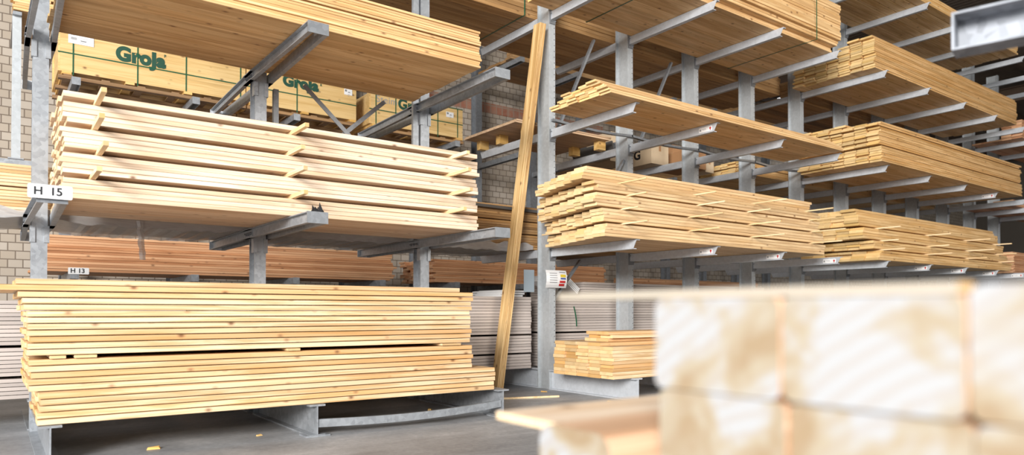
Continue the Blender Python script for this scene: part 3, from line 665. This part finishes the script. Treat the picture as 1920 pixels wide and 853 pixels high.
# ------------------------------------------------------------------ crates on the wall rack
def crate(x0, x1, name_label, words, label_at=None, strapsx=(), endopen=False):
    z0 = LC[2]+0.002; zc = 3.165+H; zt = 3.70+H; y0 = 10.98; y1 = 12.15
    p = thing('pallet', f"brown pallet under the {name_label}", 'pallet', ((x0+x1)/2, y0, z0), 'pallets under the crates')
    O = Vector(p.location); xs = [x0+0.04+(x1-x0-0.2)*k/5 for k in range(6)]
    for yy in (y0-0.03, y0+0.5, y1-0.1):
        m = MB(); m.box(x0-0.02, x1, yy, yy+0.1, z0, z0+0.045); apart('runner', m, W_PALLET, p, O)
    for k in range(6):
        m = MB(); m.box(xs[k], xs[k]+0.1, y0-0.03, y1, z0+0.0455, z0+0.062); apart('deck_board', m, W_PALLET, p, O)
    c = thing('crate', name_label, 'crate', ((x0+x1)/2, y0, zc))
    O = Vector(c.location)
    m = MB(); m.box(x0, x1, y0, y1, zc, zt); apart('box_body', m, W_CRATE, c, O)
    m = MB(); m.box(x0-0.022, x0-0.0005, y0+0.01, y0+0.09, zc, zt); m.box(x0-0.022, x0-0.0005, y1-0.09, y1, zc, zt); m.box(x0-0.022, x0-0.0005, y0+0.1, y1-0.1, zc, zc+0.07); apart('end_batten', m, W_CRATE, c, O)
    nb = max(3, round((x1-x0)/0.75)+1)
    for k in range(nb):
        xb = x0+0.02+(x1-x0-0.14)*k/(nb-1); m = MB(); m.box(xb, xb+0.11, y0-0.02, y1, z0+0.0625, zc-0.0005); apart('skid_block', m, W_BLOCK, c, O)
    m = MB(); zz = zc+0.24; m.box(x0-0.024, x1+0.001, y0-0.006, y0-0.001, zz, zz+0.016); m.box(x0, x1, y0-0.006, y0-0.001, zt-0.016, zt); apart('strap', m, M_GREEN, c, O)
    for xx in strapsx:
        m = MB(); m.box(xx, xx+0.016, y0-0.007, y0-0.001, zc-0.0395, zt); apart('strap', m, M_GREEN, c, O)
    for (s, size, off, px, pz, mat, sx) in words:
        lettering('stencil_lettering', s, size, mat, c, Vector((px, y0-0.003, pz))-O, off, 1.05, sx)
    if label_at:
        lx0, lx1, lz0, lz1 = label_at
        m = MB(); m.box(lx0, lx1, y0-0.009, y0-0.0075, lz0, lz1); l = apart('paper_label', m, M_PAPER, c, O)
        q = MB(); w = lx1-lx0; 
        for i in range(12): q.box(lx0+w*(0.1+0.02*i), lx0+w*(0.1+0.02*i+0.012), y0-0.011, y0-0.0092, lz0+0.05, lz0+0.085)
        q.box(lx0+w*0.1, lx0+w*0.25, y0-0.011, y0-0.0092, lz1-0.03, lz1-0.02)
        for i in range(3): q.box(lx0+w*0.45, lx0+w*(0.8-0.1*i), y0-0.011, y0-0.0092, lz1-0.06-0.03*i, lz1-0.055-0.03*i)
        q.box(lx0+w*0.48, lx0+w*0.7, y0-0.011, y0-0.0092, lz0+0.04, lz0+0.055)
        apart('label_print', q, M_GREYINK, l, O)
    return c
cz = lambda u, v: on_y(u, v, 10.98)
a, b = cz(215, 97), cz(312, 115)
crate(0.70, 3.07, 'long wooden crate stencilled GroJa with white paper label', [('GroJa', 0.26, 0.016, (a.x+b.x)/2-0.0, (a.z+b.z)/2-0.02, M_STENCIL, 0.96), ('R', 0.055, 0.002, cz(310, 106).x, cz(310, 106).z, M_STENCIL, 1.0)], (cz(128, 70).x, cz(176, 78).x, cz(176, 89).z, cz(128, 60).z), (cz(136, 100).x, cz(257, 120).x, cz(348, 130).x, cz(450, 140).x))
a = cz(564, 157)
crate(3.11, 4.86, 'middle wooden crate stencilled GroJa behind the cross braces', [('GroJa', 0.23, 0.015, a.x, a.z+0.0, M_STENCIL, 1.0), ('R', 0.05, 0.002, cz(602, 160).x, cz(602, 160).z, M_STENCIL, 1.0)], (cz(645, 170).x, cz(660, 170).x, cz(645, 177).z, cz(645, 166).z), (cz(556, 160).x,))
a = cz(728, 187); b = cz(748, 192)
crate(5.12, 6.95, 'last wooden crate with handwriting beside GroJa stencil', [('Steim', 0.17, 0.0, a.x-0.03, a.z-0.02, M_GREYINK, 1.0), ('GroJa', 0.24, 0.012, b.x+0.28, b.z-0.03, M_STENCIL, 1.0)], (cz(836, 215).x, cz(850, 215).x, cz(836, 219).z, cz(836, 209).z), (cz(704, 200).x, cz(741, 200).x, cz(820, 220).x, cz(857, 220).x))

# ------------------------------------------------------------------ sheet pack on blocks, cartons, film
zz = LV[2]
bl = []
for k, (x, y) in enumerate(((5.73, 8.5), (5.75, 8.05), (5.77, 7.5), (7.0, 8.5), (7.1, 7.5), (7.05, 8.0))):
    m = MB(); m.box(-0.07, 0.07, -0.05, 0.05, 0.001, 0.125)
    o = m.obj('bearer_block', W_BLOCK, None, (x, y, zz)); tag(o, ('pine block, outermost under the thin sheets', 'pine block, middle one under the thin sheets', 'pine block under the sheets nearest the leaning planks', 'pine block in shade at the sheet corner beside the cartons', 'pine block under the sheets near the foil tubes', 'pine block in shade midway under the sheet end by the foil tubes')[k], 'block', 'pine blocks under the thin sheets')
for k in range(2):
    m = MB(); m.box(-0.85, 0.85, -0.62, 0.62, 0, 0.02)
    o = m.obj('wooden_sheet', W_SHEET, None, (6.31+0.025*k, 7.97, zz+0.127+0.026*k)); tag(o, ('lower thin brown sheet lying on pine blocks', 'upper thin brown sheet lying on pine blocks')[k], 'sheet')
    if k == 0:
        m2 = MB(); m2.box(-0.8, 0.8, -0.6, -0.57, 0.0202, 0.0255); m2.box(-0.8, 0.8, 0.57, 0.6, 0.0202, 0.0255); m2.obj('edge_strip', W_STICK, o)
def carton(x, y, z, w, d, h, mat, label, red=False, letter=None):
    c = thing('carton', label, 'carton', (x, y, z))
    m = MB(); m.box(-w/2, w/2, -d/2, d/2, 0.001, h); m.obj('box_body', mat, c)
    m = MB(); m.box(-w/2, w/2, -0.025, 0.025, h+0.0002, h+0.002); m.box(-0.025, 0.025, -d/2-0.002, -d/2-0.0003, h*0.7, h); m.obj('tape', M_CARTONW if mat is M_CARTON else M_CARTON, c)
    if red:
        m = MB(); m.box(-w/2+0.03, -w/2+0.2, -d/2-0.003, -d/2-0.0005, h*0.25, h*0.7); l = m.obj('red_label', M_RED, c)
        m = MB(); m.box(-w/2+0.05, -w/2+0.18, -d/2-0.0045, -d/2-0.0032, h*0.42, h*0.55); m.obj('label_print', M_PAPER, l)
    if letter: lettering('lettering', letter, 0.2, M_BLACK, c, (-w/2-0.002, 0.0, h*0.55), 0.008, rot=(pi/2, 0, -pi/2))
    return c
carton(7.95, 8.2, zz, 0.5, 0.6, 0.24, M_CARTONW, 'pale carton, lower of two beside the foil-wrapped rolls')
carton(7.98, 8.2, zz+0.243, 0.48, 0.56, 0.22, M_CARTONW, 'pale carton on top of another beside the rolls')
carton(8.55, 7.95, zz, 0.4, 0.6, 0.3, M_CARTONW, 'pale carton with black letter G behind a column', letter='G')
carton(9.25, 7.8, zz, 0.5, 0.6, 0.27, M_CARTON, 'brown carton with a red label', True)
carton(9.2, 8.05, zz+0.275, 0.35, 0.5, 0.14, M_CARTON, 'small brown carton on the one with the red label')
carton(9.72, 7.85, zz, 0.22, 0.5, 0.2, M_CARTONW, 'small pale carton between brown carton and yellow profiled boards')
rb = thing('foil_bundle', 'bundle of thin silvery wrapped tubes beside pale cartons', 'bundle', (7.50, 7.95, zz))
tr = MB(); tr.prism([(-0.1, 0.001), (0.1, 0.001), (0.16, 0.18), (0.14, 0.18), (0.085, 0.015), (-0.085, 0.015), (-0.14, 0.18), (-0.16, 0.18)], -0.0, 0.9, 'y'); 
tr.v = [(x, y-0.45, z) for x, y, z in tr.v]; tr.obj('tray', M_DARKSTEEL, rb)
MT = galvanised('silver_foil', (0.6, 0.62, 0.66), 0.7, 0.3)
mt = MB(); mt.tube((0, -0.48, 0), (0, 0.45, 0), 0.019, 8); tm = mt.mesh('tube', MT)
for j in range(4):
    for i in range(4+j//2):
        link('tube', tm, rb, (-0.06-0.008*j+i*0.041, 0, 0.036+j*0.038))
# plastic film on the rear stack underside and a torn strip
def film(name, x0, x1, label, arms=()):
    m = MB(); n = int((x1-x0)*24); vs = []; y0 = REAR-0.02
    ax = sorted(arms)
    for i in range(n+1):
        x = x0+(x1-x0)*i/n; dist = min([abs(x-a) for a in ax])
        s = max(0.0, min(1.0, (dist-0.11)/0.25))
        zb = LV[1]+0.0015-(0.036+0.005*sin(i*1.7)+0.006*sin(i*0.63+1))*s
        for j in range(7):
            g = j/6; vs.append((x, y0+0.004+g*1.1, zb-0.012*sin(pi*g)*s))
        vs.append((x, y0, LV[1]+0.03)); vs.append((x, y0-0.003, LV[1]+0.07+0.02*sin(i*0.9)))
    w = 9; order = [8, 7, 0, 1, 2, 3, 4, 5, 6]
    fs = [(i*w+order[j], (i+1)*w+order[j], (i+1)*w+order[j+1], i*w+order[j+1]) for i in range(n) for j in range(8)]
    m.add(vs, fs); o = m.obj(name, M_FILM); return tag(o, label, 'film')
film('plastic_film', -1.5, 4.1, 'grey cloudy plastic film sagging under the rear stack behind column H 15', AX)
film('plastic_film', 4.3, 5.7, 'cloudy plastic film sagging under the dim stack behind the leaning planks', [BX[0]])
p0, p1 = on_y(262, 418, REAR-0.05), on_y(268, 487, REAR-0.05)
m = MB(); n = 10
vs = []
for i in range(n+1):
    c = p0.lerp(p1, i/n); c.z += 0.02 if i == 0 else 0; c.x += 0.004*sin(i*1.9)
    for s in (-1, 0, 1): vs.append((c.x+s*0.026+0.004*sin(i*2.3+s), c.y+0.008*abs(s)+0.005*sin(i*1.3), c.z))
m.add(vs, [(i*3+j, (i+1)*3+j, (i+1)*3+j+1, i*3+j+1) for i in range(n) for j in range(2)])
tag(m.obj('plastic_strip', M_FILM), 'torn clear plastic strip hanging in front of reddish boards', 'strip')

# green strap loops
def strap_loop(x, y0, y1, z0, z1, label, mat=M_GREEN):
    m = MB(); w = 0.016; t = 0.003
    m.box(x, x+w, y0-t, y0, z0-t, z1+t); m.box(x, x+w, y1, y1+t, z0-t, z1+t); m.box(x, x+w, y0, y1, z0-t, z0); m.box(x, x+w, y0, y1, z1, z1+t)
    return tag(m.obj('packing_strap', mat), label, 'strap', 'green packing straps')
strap_loop(9.38, 5.475, 7.0-0.03, LV[3]-0.001, ztb3+0.012, 'dark green strap round the stack near the roof, further strap')
strap_loop(6.35, 5.475, 7.0-0.03, LV[3]-0.001, ztb3+0.012, 'dark green strap under the stack near the roof, by the leaning planks')
strap_loop(5.55, REAR-0.02, REAR+1.23, LV[3]-0.001, LV[3]+0.47, 'green strap round the overhead rear stack behind the leaning planks')
# green strap end sticking up from the low stack, panel offcuts, pale slats
m = MB(); c = on_y(1079, 612, 7.2); pts = [c+Vector((0.02-0.05*f*f, 0, 0.27*f)) for f in (0, .2, .4, .6, .8, 1)]
for a, b in zip(pts, pts[1:]): m.bar(a, b, 0.018, 0.004, upv=(0, 1, 0))
tag(m.obj('strap_end', M_GREEN), 'loose green strap end standing up behind the low plank stack', 'strap')
for k in range(4):
    m = MB(); m.box(-0.16, 0.16, -0.35, 0.35, 0, 0.014)
    o = m.obj('panel_offcut', M_PAPER, None, (6.42, REAR+0.33, zgq+0.215+0.016*k)); o.rotation_euler = (0, R(38), 0); o.location = (6.37+0.012*k, REAR+0.36, zgq+0.165+0.021*k)
    tag(o, ('white panel offcut leaning behind brace, lowest of four', 'white panel offcut leaning behind brace, second of four', 'white panel offcut leaning behind brace, third of four', 'white panel offcut leaning behind brace, uppermost of four')[k], 'offcut', 'leaning white offcuts')
for k in range(3):
    m = MB(); m.box(-0.16, 0.16, -0.4, 0.4, 0, 0.022)
    o = m.obj('white_slat', M_PAPER, None, (5.42+0.03*k, REAR+0.45, zgp+0.002+0.03*k)); tag(o, f"white slat, {('lowest', 'middle', 'top')[k]} of three on the grey panels by the steel sheet", 'slat', 'white slats on the grey panels')
    m2 = MB(); m2.box(-0.12, 0.12, -0.3, 0.3, 0.0222, 0.0296); m2.obj('spacer', M_PAPER, o)
# steel post standing at the left rear
ps = thing('steel_post', 'pale square steel post standing on the rear stack by the brick wall', 'post', (0.17, 8.0, 2.4))
m = MB(); m.box(-0.035, 0.035, -0.035, 0.035, 0.012, 1.33); m.obj('tube', M_GALVC, ps)
m = MB(); m.box(-0.035, 0.035, -0.08, 0.98, 1.3302, 1.36); m.obj('top_rail', M_GALV, ps)
m = MB(); m.box(-0.06, 0.06, -0.06, 0.06, 0.0, 0.0115); m.obj('foot_plate', M_GALV, ps)
m = MB(); m.box(-2.0, 0.40, -0.05, 0.05, 0, 0.075)
tag(m.obj('steel_bearer', M_GALV, None, (0.0, 8.0, 2.322)), 'galvanised bearer lying on the rear stack under the steel post', 'beam')
# black scrap on arm tip
m = MB(); c = Vector((AX[1]+0.01, TIP+0.035, LV[1]))
rr = random.Random(3)
for k in range(6):
    a = k*1.05; h = 0.03+0.05*rr.random(); p = c+Vector((0.035*cos(a), 0.025*sin(a), 0))
    m.add([p+Vector((-0.022, -0.012, 0)), p+Vector((0.02, -0.016, 0.004)), p+Vector((0.016, 0.014, 0.004)), p+Vector((-0.015, 0.016, 0.002)), p+Vector((0.012*rr.uniform(-1, 1), 0.01, h))], [(0, 1, 4), (1, 2, 4), (2, 3, 4), (3, 0, 4), (3, 2, 1, 0)])
tag(m.obj('rubber_scrap', plain('black_rubber', (0.02, 0.02, 0.022), 0.35)), 'crumpled black rubber scrap on the middle arm tip', 'scrap')
# small things on the floor
c = on_z(996, 746, 0.0); d = on_z(1048, 744.5, 0.0); a = on_z(942, 749, 0.0)
m = MB(); m.bar(a+Vector((0, 0, 0.011)), d+Vector((0, 0, 0.011)), 0.025, 0.02); tag(m.obj('wood_strip', W_STICK), 'thin wood strip lying on the floor by leaning planks', 'strip')
for k, (u, v, s, lab) in enumerate(((288, 842, 0.05, 'largest wood chip on the floor below the long stack'), (486, 817, 0.03, 'small wood chip beside the second base beam'), (806, 769, 0.045, 'wood chip lying under the stack behind the bent bar'), (1150, 757, 0.08, 'flat wood offcut at the slanted rack base tip'), (1020, 735, 0.04, 'wood chip by the foot of the load sign column'))):
    c = on_z(u, v, 0.0); m = MB(); m.add([(-s, -s*.4, 0.001), (s*.8, -s*.5, 0.001), (s, s*.4, 0.001), (-s*.7, s*.5, 0.001), (-s*.8, -s*.2, s*.35), (s*.6, -s*.3, s*.3), (s*.8, s*.3, s*.4), (-s*.6, s*.4, s*.3)], [(3, 2, 1, 0), (4, 5, 6, 7), (0, 1, 5, 4), (1, 2, 6, 5), (2, 3, 7, 6), (3, 0, 4, 7)])
    o = m.obj('wood_chip', W_BLOCK, None, (c.x, c.y, 0)); o.rotation_euler.z = 0.5*k; tag(o, lab, 'chip', 'wood chips on the floor')

# ------------------------------------------------------------------ foreground beams
X0 = 0.77
def big_beam(L, w, h, ch=0.013):
    a, b = w/2, h/2; n = 4; poly = []
    for cx, cz, a0 in ((a-ch, b-ch, 0), (-a+ch, b-ch, 90), (-a+ch, -b+ch, 180), (a-ch, -b+ch, 270)):
        poly += [(cx+ch*cos(R(a0+i*30)), cz+ch*sin(R(a0+i*30))) for i in range(n)]
    m = MB(); m.prism(poly, 0, L, 'x', 0, 1); return m.mesh('square_beam', W_BEAM)
BW, BH = 0.2005, 0.127
bm_ = big_beam(2.2, BW-0.002, BH-0.002); bmt = big_beam(2.2, BW-0.002, BH+0.008)
ztop = H + 0.018
rows = ['top', 'second', 'third']; colsn = ['near the low lath', 'second along', 'third along', 'last along']
for r in range(3):
    for c in range(4):
        o = link('square_beam', bmt if r == 0 and c > 1 else bm_, None, (X0+rnd.uniform(-.006, .006)+(0.004 if r else 0), 0.695-BW*(c+0.5)+(0.0 if r == 0 else -0.004), ztop-BH*(r+0.5)+(0.005 if r == 0 and c > 1 else 0)))
        tag(o, f"blurred whitish square beam end, {rows[r]} row, {colsn[c]}", 'beam', 'sawn beams stacked close to the camera')
zb = ztop-BH*3
m = MB(); m.prism([(-0.35, 0.001), (0.5, 0.001), (0.5, zb-0.001), (-0.35, zb-0.001)], -0.1, 0.1, 'x')
for k, x in enumerate((1.15, 2.5)):
    m = MB(); m.box(-0.1, 0.1, -0.12, 1.25, 0.001, zb-0.0015); o = m.obj('trestle', W_BEAM, None, (x, 0, 0)); tag(o, f"timber trestle under the blurred beams, {('nearer', 'further')[k]} one", 'trestle')
# projecting lower beam and thin board
wl = 0.178; y1 = 0.985
me = big_beam(2.0, wl, 0.165, 0.03)
o = link('square_beam', me, None, (X0+0.015, y1-wl/2, zb+0.001+0.0825)); tag(o, 'blurred round-edged beam lying lower, its end facing the lath', 'beam')
ztb = zb+0.167
m = MB(); m.box(-0.11, 0.11, 0, 0, 0, 0)
m = MB(); m.prism([(-0.11, 0), (0.11, 0), (0.11, 0.135), (-0.11, 0.135)], 0, 1.2, 'x', 0, 1); o = m.obj('square_beam', W_BEAM, None, (1.55, 1.105, zb+0.001)); tag(o, 'flat beam carrying the thin low board, hidden behind the blurred beams', 'beam')
m = MB(); m.prism([(-0.1, 0), (0.1, 0), (0.1, 0.016), (-0.1, 0.016)], 0, 1.9, 'x', 0, 1); o = m.obj('thin_board', W_PALE, None, (0.85, 1.11, zb+0.138)); tag(o, 'thin pale board blurred low beside the round-edged beam', 'board')
# lath sticking out of the top row
m = MB(); m.prism([(-0.02, 0), (0.02, 0), (0.02, 0.011), (-0.02, 0.011)], 0.305, 0.925, 'y', 0, 1)
o = m.obj('spacer_lath', W_FGLATH, None, (0.798, 0, ztop+0.0005)); tag(o, 'blurred pale lath poking out from the top of the near beams', 'lath')

# ------------------------------------------------------------------ arm of the opposite rack, high in front
tip = Vector((2.5, 0.985, H+0.905))
op = thing('cantilever_rack', 'single galvanised channel arm of the opposite rack hanging in near top corner', 'rack', (tip.x, tip.y, 0), rz=R(14.5))
hh = 0.122
m = MB(); L = 1.7
m.box(0.092, 0.1, -L, 0, -hh/2, hh/2); m.box(-0.0, 0.092, -L, 0, hh/2-0.007, hh/2); m.box(-0.0, 0.092, -L, 0, -hh/2, -hh/2+0.007); m.box(-0.001, 0.1, 0.0005, 0.009, -hh/2, hh/2)
a = m.obj('arm', M_GALVO, op, (0, 0, tip.z))
m = MB(); m.box(-0.05, 0.11, -L-0.2, -L-0.001, 0, 4.5); m.obj('column', M_GALV, op)
m = MB(); m.box(-0.05, 0.11, -L, -0.9, 0.001, 0.25); m.obj('base_beam', M_GALV, op)

# ------------------------------------------------------------------ light
w = bpy.data.worlds.new('world'); scn.world = w; w.use_nodes = True
bg = w.node_tree.nodes['Background']; bg.inputs[0].default_value = (0.86, 0.93, 1.0, 1); bg.inputs[1].default_value = 1.0
def area(name, loc, target, size, sy, power, col):
    l = bpy.data.lights.new(name, 'AREA'); l.shape = 'RECTANGLE'; l.size = size; l.size_y = sy; l.energy = power; l.color = col
    o = bpy.data.objects.new(name, l); COL.objects.link(o); o.location = loc
    o.rotation_euler = (Vector(target)-Vector(loc)).to_track_quat('-Z', 'Y').to_euler(); return o
area('gate_light', (-13, -8.5, 6.5), (6, 6.5, 1.6), 7.5, 5.5, 8300, (1.0, 0.97, 0.93))
area('fill_light', (10, -5.6, 5.2), (13.5, 6.5, 3.2), 6.0, 3.0, 850, (1.0, 0.97, 0.92))  # fill lamp added to brighten the far stacks of rack B
scn.view_settings.view_transform = 'Standard'; scn.view_settings.look = 'None'; scn.view_settings.exposure = 0.0
